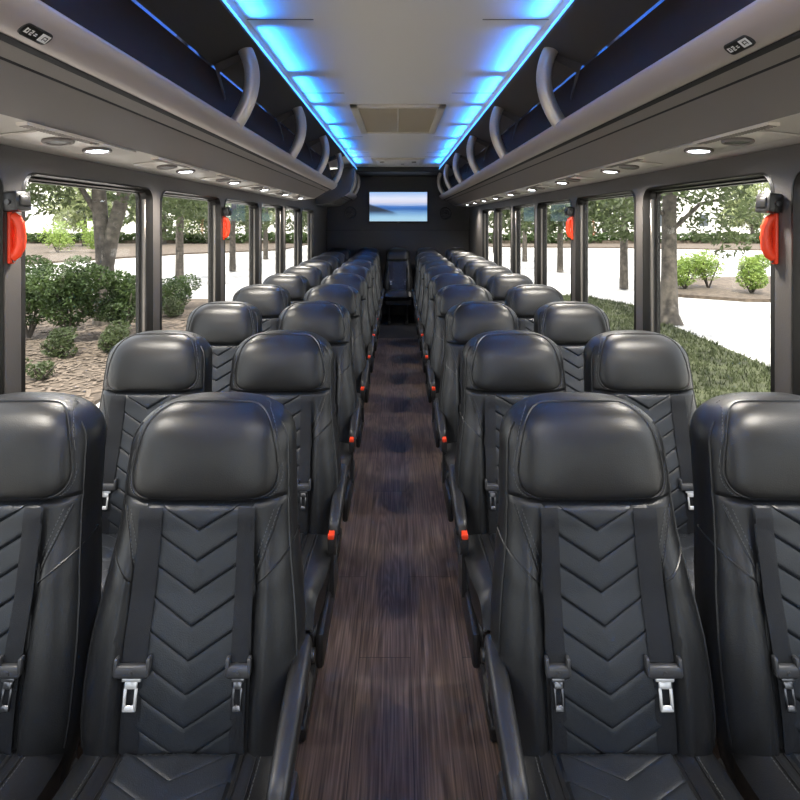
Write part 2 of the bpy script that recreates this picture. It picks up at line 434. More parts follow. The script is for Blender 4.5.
def leg_mb(s):
    m = MB(); x = s*.13
    m.tube([(x, -.22, .30), (x, -.16, .04)], .018, 10); m.tube([(x, .06, .30), (x, .02, .04)], .018, 10)
    m.box(x-.022, x+.022, -.24, .08, 0.0, .045, .006, 1); return m
def side_trim_mb(s):
    # black plastic skirt along the aisle side of the seat
    m = MB(); m.box(s*.200-.012, s*.200+.012, -.30, .10, .26, .36, .010, 2); return m

cache = {}
def part(name, key, fn, parent, mt):
    if (key, mt) not in cache:
        o = fn().build(name, M[mt], parent); cache[key, mt] = o.data; return o
    o = bpy.data.objects.new(name, cache[key, mt]); COL.objects.link(o); o.parent = parent; return o
def make_seat(name, kind, side, near=True, long_arm=False):
    """kind aisle/window; side = +1 when the aisle lies on the +x side of the seat; near seats show their seams"""
    t = empty(name)
    B = part('backrest', 'back', backrest_mb, t, 'leather')
    h = part('headrest', 'pad', pad_mb, t, 'leather_pad'); part('piping', 'pip', pad_piping, h, 'piping')
    part('quilted_panel', 'panel', panel_mb, t, 'panel')
    c = part('cushion', 'cush', cushion_mb, t, 'leather'); part('quilted_panel', 'cpanel', cushion_panel_mb, c, 'panel')
    if near:
        for s in (-1, 1):
            part('stitching', ('pst', s), lambda: pad_stitch(s), h, 'thread')
            for o in (0, .010): part('stitching', ('bst', s, o), lambda: back_stitch(s, o), B, 'thread')
            for k in (0, 1, 2): part('seam', ('bse', s, k), lambda: back_seam(s, k), B, 'piping')
            part('stitching', ('cst', s), lambda: cushion_stitch(s), c, 'thread')
            for xx in (.121, .150): part('seam', ('cse', s, xx), lambda: cushion_seam(s, xx), c, 'piping')
    for s in (-1, 1):
        nar = s == side
        b = part('seat_belt', ('strap', s, nar), lambda: strap_mb(s, nar), t, 'web')
        part('adjuster', ('adj', s, nar), lambda: lean(adjuster_mb(s, nar)), b, 'greyplastic')
        part('belt_tongue', ('tongue', s, nar), lambda: lean(tongue_mb(s, nar)), b, 'darksteel' if nar else 'steel')
    part('seat_base', 'base', base_mb, t, 'plastic')
    for s in (-1, 1): part('leg', ('leg', s), lambda: leg_mb(s), t, 'plastic')
    if kind == 'aisle':
        dy = .05 if long_arm else .13
        a = part('armrest', ('arm', side, dy), lambda: armrest_mb(side, dy), t, 'plastic'); part('pivot_cap', ('piv', side, dy), lambda: pivot_mb(side, dy), a, 'plastic')
        k = part('buckle', ('buck', side), lambda: buckle_mb(side), t, 'plastic'); o = part('release_button', ('btn', side), lambda: button_mb(side), k, 'red'); o['label'] = 'red release button'
        part('side_skirt', ('skirt', side), lambda: side_trim_mb(side), t, 'plastic')
    return t

ROW0, PITCH, NROW = 1.141, .80, 9
XA, XW = .421, .874
proto = {}
ORD = ['front', 'second', 'third', 'fourth', 'fifth', 'sixth', 'seventh', 'eighth', 'ninth']
for side, sx in (('left', -1), ('right', 1)):
    for kind, X in (('aisle', XA), ('window', XW)):
        for n in range(NROW):
            near = n < 4
            key = (side, kind, near, n == 0)
            if key not in proto:
                o = proto[key] = make_seat('bus_seat', kind, -sx, near, n == 0)
            else:
                o = copy_tree(proto[key])
            o.location = (sx*X, ROW0+n*PITCH, 0)
            where = 'front row nearest the viewer' if n == 0 else '%s row from the front' % ORD[n]
            if kind == 'aisle':
                lab = 'black leather aisle seat left of the wood aisle, %s' if sx < 0 else 'black leather aisle seat right of the wood aisle, %s'
            else:
                lab = 'black leather window seat along the left windows, %s' if sx < 0 else 'black leather window seat along the right windows, %s'
            tag(o, lab % where, 'seat', 'black leather coach seats')
# rear bench row: five seats against the back wall
PLAT = .06
for i, (X, lab) in enumerate(((-.914, 'black leather seat of the rear row, against the left wall'), (-.457, 'black leather seat of the rear row, just left of the centre seat'),
                              (0, 'black leather centre seat at the end of the aisle below the screen'), (.457, 'black leather seat of the rear row, just right of the centre seat'),
                              (.914, 'black leather seat of the rear row, against the right wall'))):
    o = copy_tree(proto[('left', 'window', False, False)]); o.location = (X, 8.80, 0)
    tag(o, lab, 'seat', 'black leather coach seats')

# ------------------------------------------------------------------ shell of the coach
XI, XG, XO = 1.155, 1.205, 1.235
YF, YR = -1.9, 9.5
WIN0, WP, WL = 1.80, 1.045, .955
WZ0, WZ1 = .66, 1.672
WTOP = 1.745
struct(MB().box(-XO, XO, YF, 7.58, -.08, 0).build('floor', M['wood'], smooth=False))
struct(MB().box(-XO, XO, 7.58, YR, -.08, .0).build('floor_rear', M['carpet'], smooth=False))
ZC = CAMZ+.81
def rrect(y0, y1, z0, z1, r, n=6):
    pts = []
    for cy, cz, a0 in ((y1-r, z1-r, 0), (y0+r, z1-r, 90), (y0+r, z0+r, 180), (y1-r, z0+r, 270)):
        for k in range(n+1):
            a = R(a0+90*k/n); pts.append((cy+r*math.cos(a), cz+r*math.sin(a)))
    return pts
def rect_like(pts, y0, y1, z0, z1):
    cy, cz = (y0+y1)/2, (z0+z1)/2; hy, hz = (y1-y0)/2, (z1-z0)/2; out = []
    n = len(pts)//4
    for i, (y, z) in enumerate(pts):
        k = i % n; q = i//n
        # corners map onto the rectangle's corner, spread so that edges stay straight
        sy = 1 if q in (0, 3) else -1; sz = 1 if q in (0, 1) else -1
        f = k/(n-1)
        if q == 0: p = (cy+hy, cz+hz-(z1-z)*1.0 if f < .5 else cz+hz) ; p = (p[0], min(z+.0, cz+hz)) if f < .5 else (min(y, cy+hy), cz+hz)
        elif q == 1: p = (y, cz+hz) if f < .5 else (cy-hy, z)
        elif q == 2: p = (cy-hy, z) if f < .5 else (y, cz-hz)
        else: p = (y, cz-hz) if f < .5 else (cy+hy, z)
        out.append(p)
    # pin the middle of every corner fan to the true corner
    for q, (sy, sz) in enumerate(((1, 1), (-1, 1), (-1, -1), (1, -1))):
        out[q*n+n//2] = (cy+sy*hy, cz+sz*hz)
    return out
WIN = [(WIN0+WP*k, WIN0+WP*k+WL) for k in range(-2, 6)]
for side, sx in (('left', -1), ('right', 1)):
    m = MB(); y_prev = YF
    def face_quad(y0, y1, z0, z1):
        m.add([(sx*XI, y0, z0), (sx*XI, y1, z0), (sx*XI, y1, z1), (sx*XI, y0, z1), (sx*XO, y0, z0), (sx*XO, y1, z0), (sx*XO, y1, z1), (sx*XO, y0, z1)],
              [(0, 1, 2, 3), (4, 5, 6, 7), (0, 1, 5, 4), (3, 2, 6, 7), (0, 3, 7, 4), (1, 2, 6, 5)])
    face_quad(YF, YR, 0, WZ0-.06); face_quad(YF, YR, WZ1+.03, 2.32)
    first = WIN[0][0]-.05; last = WIN[-1][1]+.05
    face_quad(YF, first, WZ0-.06, WZ1+.03); face_quad(last, YR, WZ0-.06, WZ1+.03)
    for i, (a, b) in enumerate(WIN):
        ya = first if i == 0 else (WIN[i-1][1]+a)/2; yb = last if i == len(WIN)-1 else (b+WIN[i+1][0])/2
        inn = rrect(a, b, WZ0, WZ1, .065); out = rect_like(inn, ya, yb, WZ0-.06, WZ1+.03)
        n = len(inn)
        vs = [(sx*XI, y, z) for y, z in out]+[(sx*XI, y, z) for y, z in inn]+[(sx*XO, y, z) for y, z in inn]+[(sx*XO, y, z) for y, z in out]
        fs = []
        for j in range(n):
            k = (j+1) % n
            fs += [(j, k, n+k, n+j), (n+j, n+k, 2*n+k, 2*n+j), (2*n+j, 2*n+k, 3*n+k, 3*n+j)]
        m.add(vs, fs)
    struct(m.build('wall_%s' % side, M['wall'], smooth=False))
    # small ledge under the windows
    struct(MB().box(min(sx*1.10, sx*XI), max(sx*1.10, sx*XI), YF, YR, .555, .595, .01).build('trim_%d' % (1 if sx < 0 else 2), M['wall']))
    # windows: black rubber frame with rails, pane
    for i, (a, b) in enumerate(WIN):
        f = MB()
        prof = [(0.0, XI-.003), (.006, XI-.005), (.012, XI+.002), (.022, XI+.020), (.030, XI+.014), (.033, XI+.022), (.035, XI+.046), (.043, XI+.044), (.046, XI+.060), (.0, XI+.066), (-.006, XI-.001)]
        rings = []
        for (ins, x) in prof:
            rr = rrect(a-.0+ins, b-ins, WZ0+ins, WZ1-ins*.55, max(.018, .065-ins*.8))
            rings.append([(sx*x, y, z) for y, z in rr])
        rings.append(rings[0])
        f.loft(rings, caps=False)
        nm = i+1 if sx < 0 else i+1+len(WIN)
        fo = struct(f.build('window_%d' % nm, M['frame'], angle=30))
        rl = MB()
        for ye in (b-.030,):
            rl.box(min(sx*(XI+.02), sx*(XI+.035)), max(sx*(XI+.02), sx*(XI+.035)), ye-.006, ye+.006, WZ0+.05, WZ1-.05, .003, 1)
        rl.build('slide_rail', M['rail'], fo)
        MB().box(min(sx*XG, sx*(XG+.004)), max(sx*XG, sx*(XG+.004)), a+.045, b-.045, WZ0+.045, WZ1-.022).build('pane', M['glass'], fo, smooth=False)

# rear wall with a ledge, ceiling, front bulkhead with windscreen
rw = MB().box(-XO, XO, YR, YR+.06, -.08, 2.34)
rw.box(-1.15, 1.15, YR-.05, YR, 0, 1.372, .008, 1)
struct(rw.build('wall_rear', M['rearwall'], smooth=False))
struct(MB().box(-XI, XI, YR-.062, YR-.0495, 1.366, 1.378).build('trim_3', M['frame'], smooth=False))
struct(MB().box(-.80, .80, YF, 8.62, ZC, ZC+.04).box(-XO, -.80, YF, YR, ZC+.05, ZC+.09).box(.80, XO, YF, YR, ZC+.05, ZC+.09).box(-.81, .81, 8.6, YR, ZC-.01, ZC+.08)
       .build('ceiling', M['ceiling'], smooth=False))
struct(MB().box(-.62, .62, 8.62, YR, ZC-.085, ZC-.012, .01, 1).build('trim_4', M['rearwall'], smooth=False))
fw = MB().box(-XO, XO, YF-.06, YF, -.08, .75)
fw.box(-XO, XO, YF-.06, YF, 2.15, 2.34).box(-XO, -1.12, YF-.06, YF, .75, 2.15).box(1.12, XO, YF-.06, YF, .75, 2.15)
struct(fw.build('wall_front', M['wall'], smooth=False))
wn = struct(MB().box(-1.12, 1.12, YF-.04, YF-.034, .75, 2.15).build('window_%d' % (2*len(WIN)+1), M['glass'], smooth=False))

# faint panel joints across the ceiling
jm = MB()
for y in (1.0, 2.35, 3.7, 5.6, 6.9, 7.35):
    for s in (-1, 1):
        x0, x1 = sorted((s*.34, s*.62)); jm.box(x0, x1, y-.004, y+.004, ZC-.0015, ZC+.001)
struct(jm.build('trim_5', M['fascia'], smooth=False))

# ------------------------------------------------------------------ luggage racks
def rel(p): return (p[0], CAMZ+p[1])
def extrude(prof, sx, y0, y1, closed=True, curve_end=False):
    m = MB(); st = [(y0, 0), (y1, 0)]
    if curve_end:
        L = .30; st = [(y0, 0), (y1-L, 0)]+[(y1-L+L*math.sin(R(a)), .24*(1-math.cos(R(a)))) for a in (15, 30, 45, 60, 75, 84, 90)]
    rings = [[(sx*min(XI-.002, p[0]+o), y, CAMZ+p[1]) for p in prof] for y, o in st]
    return m.loft(rings, caps=closed, closed=closed)
P_LOW = [(.925, .249), (.86, .288), (.80, .325), (.797, .329), (.792, .329), (.750, .349), (.765, .362), (.93, .27)]
P_LIP = [(.742, .350), (.726, .349), (.708, .356), (.692, .367), (.682, .378), (.672, .392), (.668, .404), (.670, .412), (.678, .418), (.70, .422), (.715, .415), (.70, .40), (.72, .378), (.755, .362)]
P_GRV = [(.757, .3445), (.750, .3450), (.738, .3468), (.735, .3485), (.745, .356), (.757, .355)]
P_GRV2 = [(.799, .3252), (.793, .3286), (.797, .334), (.803, .331)]
P_UND = [(1.153, .223), (.925, .2492), (.93, .262), (1.153, .24)]
P_BACK = [(.700, .405), (.752, .52), (.800, .665), (.815, .665), (.768, .515), (.715, .40)]
P_UP = [(.803, .671), (.70, .712), (.617, .742), (.606, .748), (.604, .756), (.62, .760), (.81, .69)]
P_LED = [(.6035, .757), (.597, .7625), (.599, .765), (.606, .762)]
P_CHAN = [(.612, .757), (.606, .810), (.609, .810), (.622, .757)]
P_GLINT = [(.7965, .6590), (.7935, .6685), (.812, .672), (.812, .660)]
M['glint_edge'] = mat('led_glint_edge', (.35, .45, .75), .08, 1.0)  # edge trim: LED reflection put into its blue tint and tilted face
def handle_mb(sx, y):
    m = MB(); pts = []
    A, Bp, Cc = (.694, .412), (.575, .585), (.655, .735)
    for i in range(17):
        t = i/16; x = A[0]*(1-t)**2+2*Bp[0]*t*(1-t)+Cc[0]*t*t; z = A[1]*(1-t)**2+2*Bp[1]*t*(1-t)+Cc[1]*t*t
        pts.append((sx*x, y, CAMZ+z))
    return m.tube(pts, .035, 14, ry=.9)
def bracket_mb(sx, y):
    # triangular gusset from the handle's head back to the bin panel
    tri = [(.655, .728), (.79, .674), (.745, .52), (.742, .53), (.768, .64), (.66, .70)]
    m = MB(); m.loft([[(sx*x, y+.012+d, CAMZ+z) for x, z in tri] for d in (0, .012)]); return m
def rack(sx, y0, y1, handles, lab, curve=False):
    t = empty('luggage_rack', (sx*.9, y0, CAMZ+.25))
    off = Vector(t.location)
    def put(m, name, mt, parent=t, smooth=True, angle=40, lo=None):
        m.v = [tuple(Vector(v)-off) for v in m.v]
        return m.build(name, M[mt], parent, smooth, angle=angle)
    ye = y1-.28 if curve else y1
    put(extrude(P_LOW, sx, y0, y1, curve_end=curve), 'lower_fascia', 'fascia', angle=20)
    put(extrude(P_LIP, sx, y0, y1, curve_end=curve), 'rail_lip', 'lip')
    put(extrude(P_GRV, sx, y0, y1, curve_end=curve), 'groove_trim', 'groove')
    put(extrude(P_GRV2, sx, y0, y1-.01, curve_end=curve), 'groove_trim', 'groove')
    put(extrude(P_UND, sx, y0, ye), 'service_panel', 'under')
    b = put(extrude(P_BACK, sx, y0, ye), 'bin_panel', 'bin', angle=60)
    put(extrude(P_UP, sx, y0, y1-.05), 'upper_panel', 'binup')
    put(extrude(P_GLINT, sx, y0, ye), 'edge_strip', 'glint_edge', smooth=False)
    # closing panels at both ends
    endp = [(.70, .42), (.752, .52), (.80, .668), (.62, .745), (.64, .60)]
    if curve:
        e = MB(); e.loft([[(sx*x, y1-.06+d, CAMZ+z) for x, z in ((1.15, .23), (.93, .255), (.75, .36), (.72, .42), (.80, .668), (.80, .70), (1.15, .70))] for d in (0, .02)])
        put(e, 'end_panel', 'binup')
    elif y0 > 5:
        e = MB(); e.loft([[(sx*x, y0-.012+d, CAMZ+z) for x, z in ((1.15, .225), (.925, .25), (.75, .35), (.67, .41), (.62, .56), (.60, .75), (1.15, .70))] for d in (0, .012)])
        put(e, 'end_panel', 'rearwall')
    for hy in handles:
        h = put(handle_mb(sx, hy), 'handle', 'handle'); put(bracket_mb(sx, hy), 'bracket', 'binup', h)
    tag(t, lab, 'luggage rack')
    return t
rack(-1, YF+.05, 6.75, (2.5, 3.78, 5.06, 6.35), 'long taupe overhead luggage rack above the left windows', True)
rack(-1, 8.15, YR-.002, (8.45, 9.2), 'short dark luggage rack in the far left corner beside the screen')
rack(1, YF+.05, YR-.002, (2.5, 3.78, 5.06, 6.35, 7.62, 8.9), 'long taupe overhead luggage rack above the right windows')

# LED light channels: a continuous channel on each side of the ceiling
for sx, nm in ((-1, 'left'), (1, 'right')):
    t = empty('led_strip', (sx*.595, 0, CAMZ+.76)); off = Vector(t.location)
    for prof, name, mt in ((P_LED, 'diffuser', 'led'), (P_CHAN, 'channel', 'ventframe')):
        m = extrude(prof, sx, YF+.05, 8.6); m.v = [tuple(Vector(v)-off) for v in m.v]; m.build(name, M[mt], t)
    tag(t, 'glowing blue light strip along the %s edge of the ceiling' % nm, 'light')
    y = -1.4
    while y < 8.4:
        L = bpy.data.lights.new('led_segment', 'AREA'); L.shape = 'RECTANGLE'; L.size = .70; L.size_y = .02
        L.color = (.018, .235, 1.0); L.energy = 2.2
        o = bpy.data.objects.new('led_segment', L); COL.objects.link(o)
        o.location = (sx*.603, y, CAMZ+.762); L.spread = R(76)
        d = Vector((-sx*.74, 0, .67)); o.rotation_euler = d.to_track_quat('-Z', 'X').to_euler()
        # long side along the coach
        zax = -d.normalized(); xax = Vector((0, 1, 0)); yax = zax.cross(xax)
        o.rotation_euler = Matrix((xax, yax, zax)).transposed().to_euler()
        y += .84

# reading-lamp panels under the racks, one above each row
def service_unit(sx, y, lab):
    X = 1.0; zc = CAMZ+.2492+(.223-.2492)*(X-.925)/(1.153-.925)
    tilt = math.atan2(.0262, .228)
    t = empty('reading_lamp_panel', (sx*X, y, zc)); t.rotation_euler = (0, sx*tilt, 0)
    def put(m, name, mt, par=t, angle=40): return m.build(name, M[mt], par, angle=angle)
    put(MB().box(-.072, .072, -.30, .22, -.007, -.001, .005, 2), 'panel', 'under')
    # perforated grille toward the aisle
    g = put(MB().box(-sx*.060-.014, -sx*.060+.014, -.40, -.02, -.008, .0), 'speaker_grille', 'ventframe')
    r = MB()
    for i in range(26): r.box(-sx*.060-.011, -sx*.060+.011, -.392+i*.0138, -.392+i*.0138+.006, -.0095, -.0075)
    put(r, 'grille_slots', 'fascia', g)
    for j, (py, rad) in enumerate(((-.16, .034), (.06, .036))):
        ring = MB(); pts = []
        for k in range(33): a = 2*math.pi*k/32; pts.append((sx*-.012+rad*math.cos(a), py+rad*1.35*math.sin(a), -.011))
        ring.tube(pts, .006, 8, caps=False); ro = put(ring, 'bezel', 'fascia')
        ln = MB(); 
        rr = [[(sx*-.012+q*rad*math.cos(2*math.pi*k/32), py+q*rad*1.35*math.sin(2*math.pi*k/32), zz) for k in range(32)] for q, zz in ((.95, -.009), (.8, -.013), (.45, -.016), (.1, -.0165))]
        ln.loft(rr)
        if j: put(ln, 'lamp_lens', 'lenscool', ro)
        else: put(ln, 'air_nozzle', 'greyplastic', ro)
    sp = MB().box(sx*-.055-.006, sx*-.055+.006, -.06, -.02, -.013, -.009, .002, 1); put(sp, 'call_button', 'ventframe')
    tag(t, lab, 'reading lamp', 'reading lamp panels under the racks')
    L = bpy.data.lights.new('reading_lamp', 'SPOT'); L.energy = 19.0; L.spot_size = R(150); L.spot_blend = .9; L.color = (1, .93, .82); L.shadow_soft_size = .03
    o = bpy.data.objects.new('reading_lamp', L); COL.objects.link(o); o.location = (sx*(X-.012), y+.06, zc-.045)
RO = ['front', 'second', 'third', 'fourth', 'fifth', 'sixth', 'seventh', 'eighth', 'ninth', 'rear']
for sx, nm in ((-1, 'left'), (1, 'right')):
    for k in range(0, 10):
        y = 1.06+.80*k
        if sx < 0 and 6.15 < y < 8.4: continue
        service_unit(sx, y, 'lit reading lamp panel under the %s luggage rack, %s from the front' % (nm, ['nearest'] [0] if k == 0 else RO[k]))

# seat number plates on the rail lips
def plate(sx, y, lab):
    t = empty('seat_number_plate', (sx*.6995, y, CAMZ+.3610))
    ang = math.atan2(.692-.708, .367-.356)  # face slope
    # local frame: u along coach, v up the fascia, n outwards
    u = Vector((0, -sx, 0)); v = Vector((sx*(.682-.708), 0, .378-.356)).normalized(); n = Vector((-sx*.022, 0, -.026)).normalized()
    if n.dot(Vector((-sx, 0, -1))) < 0: n = -n
    t.matrix_world = Matrix.Translation(t.location) @ Matrix((u, v, n)).transposed().to_4x4()
    def rr(w, h, r, x0, x1):
        pts = rrect(-w, w, -h, h, r, 5); return MB().loft([[(a, b, d) for a, b in pts] for d in (x0, x1)])
    rr(.043, .0150, .012, -.012, .0015).build('bezel', M['greyplastic'], t)
    b = rr(.039, .0120, .010, .0, .0025).build('backing', M['frame'], t)
    k = -sx  # the white half sits toward the rear
    w = MB().box(.010, .036, -.0095, .0095, .0024, .0034, .001, 1).build('white_window', M['white'], t)
    ic = MB()   # little seat and window pictograms
    for (a, bb, c, d) in ((-.034, -.031, -.006, .006), (-.031, -.024, -.006, -.003), (-.026, -.024, -.003, .002), (-.031, -.024, .003, .005),
                          (-.019, -.012, .003, .0055), (-.014, -.012, -.001, .004), (-.019, -.012, -.0015, .0005), (-.019, -.017, -.006, 0), (-.019, -.012, -.0065, -.004), (-.007, .001, -.004, -.002), (-.006, 0, .0, .002)):
        ic.box(a, bb, c, d, .0024, .0032)
    ic.build('pictogram', M['white'], b)
    ic = MB()
    for (a, bb, c, d) in ((.018, .020, -.005, .004), (.020, .030, .003, .005), (.029, .031, -.005, .004), (.022, .027, -.003, -.001)):
        ic.box(a, bb, c, d, .0033, .0039)
    ic.build('pictogram', M['greyplastic'], w)
    tag(t, lab, 'number plate')
plate(-1, 1.13, 'small black and white seat number plate on the left luggage rack lip')
plate(1, 1.20, 'small black and white seat number plate on the right luggage rack lip')

# ------------------------------------------------------------------ ceiling fittings
t = empty('ceiling_vent', (0, 4.67, ZC))
fr = MB(); 
fr.box(-.335, .335, -.62, -.565, -.022, 0, .006).box(-.335, .335, .575, .62, -.022, 0, .006).box(-.335, -.278, -.62, .62, -.022, 0, .006).box(.278, .335, -.62, .62, -.022, 0, .006)
fr.build('frame', M['ventframe'], t)
MB().box(-.28, .28, -.57, .58, -.010, -.002).build('grille', M['ventgrille'], t, smooth=False)
sl = MB()
for i in range(46): sl.box(-.278, .278, -.555+i*.0245, -.555+i*.0245+.010, -.014, -.009)
sl.build('slats', M['ventgrille'], t, smooth=False)
MB().box(-.006, .006, -.57, .58, -.017, -.008).build('divider', M['ventframe'], t, smooth=False)
tag(t, 'rectangular beige air vent grille in the middle of the ceiling', 'vent')
t = empty('ceiling_hatch', (0, 7.9, ZC))
MB().box(-.345, .345, -.40, .42, -.018, 0, .008).build('frame', M['ventframe'], t)
MB().box(-.29, .29, -.33, .36, -.026, -.016, .006).build('cover', M['ceiling'], t)
for s in (-1, 1):
    MB().tube([(s*.21, -.16, -.024), (s*.21, -.16, -.040)], .030, 16).build('knob', M['fascia'], t)
MB().tube([(.06, .14, -.024), (.06, .14, -.034)], .022, 14).build('catch', M['fascia'], t)
tag(t, 'pale ceiling hatch with two knobs near the back of the bus', 'hatch')

# ------------------------------------------------------------------ screen and speakers on the rear wall
t = empty('television', (.005, YR-.10, 1.744))
MB().box(-.475, .475, -.02, .03, -.257, .250, .006).build('bezel', M['frame'], t)
MB().box(-.462, .462, -.0225, -.0205, -.228, .240).build('screen', M['screen'], t, smooth=False)
MB().box(-.02, .02, -.0215, -.0195, -.2475, -.2395).build('maker_badge', M['darksteel'], t, smooth=False)
MB().box(-.2, .2, .03, .099, -.15, .15).build('wall_mount', M['plastic'], t, smooth=False)
tag(t, 'flat television showing a blue seascape, mounted on the rear wall', 'television')
for X, z, nm in ((-.775, 1.655, 'left'), (.765, 1.640, 'right')):
    t = empty('wall_speaker', (X, YR, z))
    ring = MB(); ring.tube([(.088*math.cos(2*math.pi*k/32), -.012, .088*math.sin(2*math.pi*k/32)) for k in range(33)], .014, 8, caps=False)
    ring.build('rim', M['plastic'], t)
    c = MB(); c.loft([[(r*math.cos(2*math.pi*k/32), y, r*math.sin(2*math.pi*k/32)) for k in range(32)] for r, y in ((.088, -.008), (.07, -.002), (.03, .0), (.028, -.012), (.01, -.018))])
    c.build('cone', M['cone'], t)
    for k in range(3):
        a = R(90+120*k); MB().tube([(.02*math.cos(a), -.02, .02*math.sin(a)), (.086*math.cos(a), -.018, .086*math.sin(a))], .005, 6).build('grille_bar', M['greyplastic'], t)
    tag(t, 'round black speaker on the rear wall, %s of the television' % nm, 'speaker')

# ------------------------------------------------------------------ red exit handles and black latch boxes on the pillars
def exit_handle(sx, y, z, lab, lab2):
    t = empty('exit_handle', (sx*XI, y, z))
    MB().box(min(-sx*.012, 0), max(-sx*.012, 0), -.014, .014, -.082, .082, .006, 2).build('mounting_plate', M['red'], t)
    pts = [(-sx*.008, 0, .060), (-sx*.020, .002, .052), (-sx*.029, .004, .030), (-sx*.031, .004, 0), (-sx*.029, .004, -.030), (-sx*.020, .002, -.052), (-sx*.008, 0, -.060)]
    MB().tube(pts, .0125, 10, ry=1.25).build('grip', M['red'], t)
    for q in (-1, 1): MB().tube([(-sx*.011, 0, q*.073), (-sx*.0145, 0, q*.073)], .0055, 10).build('screw', M['darksteel'], t)
    tag(t, lab, 'emergency handle', 'red emergency exit handles')
    b = empty('latch_box', (sx*XI, y, z+.102))
    MB().box(min(-sx*.046, 0), max(-sx*.046, 0), -.036, .036, -.028, .032, .009, 2, rot=Matrix.Rotation(sx*R(6), 3, 'Y')).build('housing', M['plastic'], b)
    MB().box(min(-sx*.051, -sx*.040), max(-sx*.051, -sx*.040), -.024, .024, -.017, .016, .004, 2, rot=Matrix.Rotation(sx*R(6), 3, 'Y'), org=(0, 0, 0)).build('front_plate', M['frame'], b)
    MB().tube([(0-sx*.02, -.034, .0), (-sx*.02, -.042, .0)], .008, 10).build('screw', M['greyplastic'], b)
    tag(b, lab2, 'latch', 'black latch boxes above the exit handles')
exit_handle(-1, 1.738, 1.474, 'red emergency exit handle on the nearest left window pillar', 'black latch box above the red handle on the nearest left pillar')
exit_handle(1, 1.785, 1.470, 'red emergency exit handle on the nearest right window pillar', 'black latch box above the red handle on the nearest right pillar')
exit_handle(-1, 3.865, 1.478, 'small red exit handle farther back between the second and third left windows', 'small black latch box above the farther red handle on the left')
exit_handle(1, 3.865, 1.478, 'small red exit handle farther back between the second and third right windows', 'small black latch box above the farther red handle on the right')

# ------------------------------------------------------------------ outside
struct(MB().box(-220, 220, -120, 260, GZ-.2, GZ).build('ground', M['concrete'], smooth=False))
def slab(name, pts, z, m, thick=.06):
    return struct(MB().loft([[(x, y, GZ+zz) for x, y in pts] for zz in (-.01, z)]).build(name, m, smooth=False))
lawn = [(2.3, -8), (6.1, -8), (6.25, 9), (6.5, 14), (6.9, 17.2), (6.2, 19.2), (4.6, 20), (2.3, 20)]
slab('lawn', lawn, .05, M['grass'])
slab('lawn_kerb', [(2.2, -8.2), (6.3, -8.2), (6.45, 9), (6.7, 14), (7.15, 17.3), (6.3, 19.5), (4.6, 20.3), (2.2, 20.3)], .035, M['concrete'])
bed = [(-4.15, 3), (-14, 3), (-14, 17), (-9, 18.5), (-6, 18.6), (-4.9, 17), (-4.5, 13), (-4.15, 9)]
slab('planting_bed', bed, .05, M['mulch'])
isl = [(9.2, 19.4), (10.8, 18.2), (13, 18.0), (18, 20), (18, 26), (12, 25), (9.6, 22.5)]
slab('island_bed', isl, .10, M['mulch'])
slab('far_bank', [(-64, 30), (-22, 32), (-16, 44), (-10, 50), (-9, 76), (-64, 76)], .12, M['mulch'])
slab('far_bank', [(68, 40), (40, 46), (20, 54), (9, 56), (9, 76), (68, 76)], .12, M['mulch'])
# loose mulch chips and grass blades: uncountable
def inside(p, poly):
    x, y = p; c = False; j = len(poly)-1
    for i in range(len(poly)):
        (xi, yi), (xj, yj) = poly[i], poly[j]
        if (yi > y) != (yj > y) and x < (xj-xi)*(y-yi)/(yj-yi)+xi: c = not c
        j = i
    return c
def scatter(poly, n, fn, x0, x1, y0, y1):
    m = MB(); k = 0
    while k < n:
        p = (random.uniform(x0, x1), random.uniform(y0, y1))
        if inside(p, poly): fn(m, *p); k += 1
    return m
def chip(m, x, y):
    a = random.uniform(0, 6.28); l, w = random.uniform(.03, .08), random.uniform(.012, .03); z = GZ+.052+random.uniform(0, .02)
    ca, sa = math.cos(a), math.sin(a); q = random.uniform(-.02, .02)
    m.add([(x-l*ca-w*sa, y-l*sa+w*ca, z), (x-l*ca+w*sa, y-l*sa-w*ca, z+.004), (x+l*ca+w*sa, y+l*sa-w*ca, z+.01+q*.5), (x+l*ca-w*sa, y+l*sa+w*ca, z+.015)], [(0, 1, 2, 3)])
o = scatter(bed, 5000, chip, -9, -4.1, 5, 16).build('mulch_chips', M['chip'], smooth=False); o['kind'] = 'stuff'; tag(o, 'loose wood mulch in the planting bed outside the left windows', 'mulch')
def blade(m, x, y):
    for _ in range(3):
        h = random.uniform(.04, .10); a = random.uniform(0, 6.28); w = .012; dx, dy = random.uniform(-.05, .05), random.uniform(-.05, .05)
        bx, by = x+random.uniform(-.03, .03), y+random.uniform(-.03, .03)
        m.add([(bx-w*math.cos(a), by-w*math.sin(a), GZ+.045), (bx+w*math.cos(a), by+w*math.sin(a), GZ+.045), (bx+dx, by+dy, GZ+.05+h)], [(0, 1, 2)])
o = scatter(lawn, 9000, blade, 2.6, 6.9, 4.5, 20).build('grass', M['blade'], smooth=False); o['kind'] = 'stuff'; tag(o, 'short grass on the verge outside the right windows', 'grass')

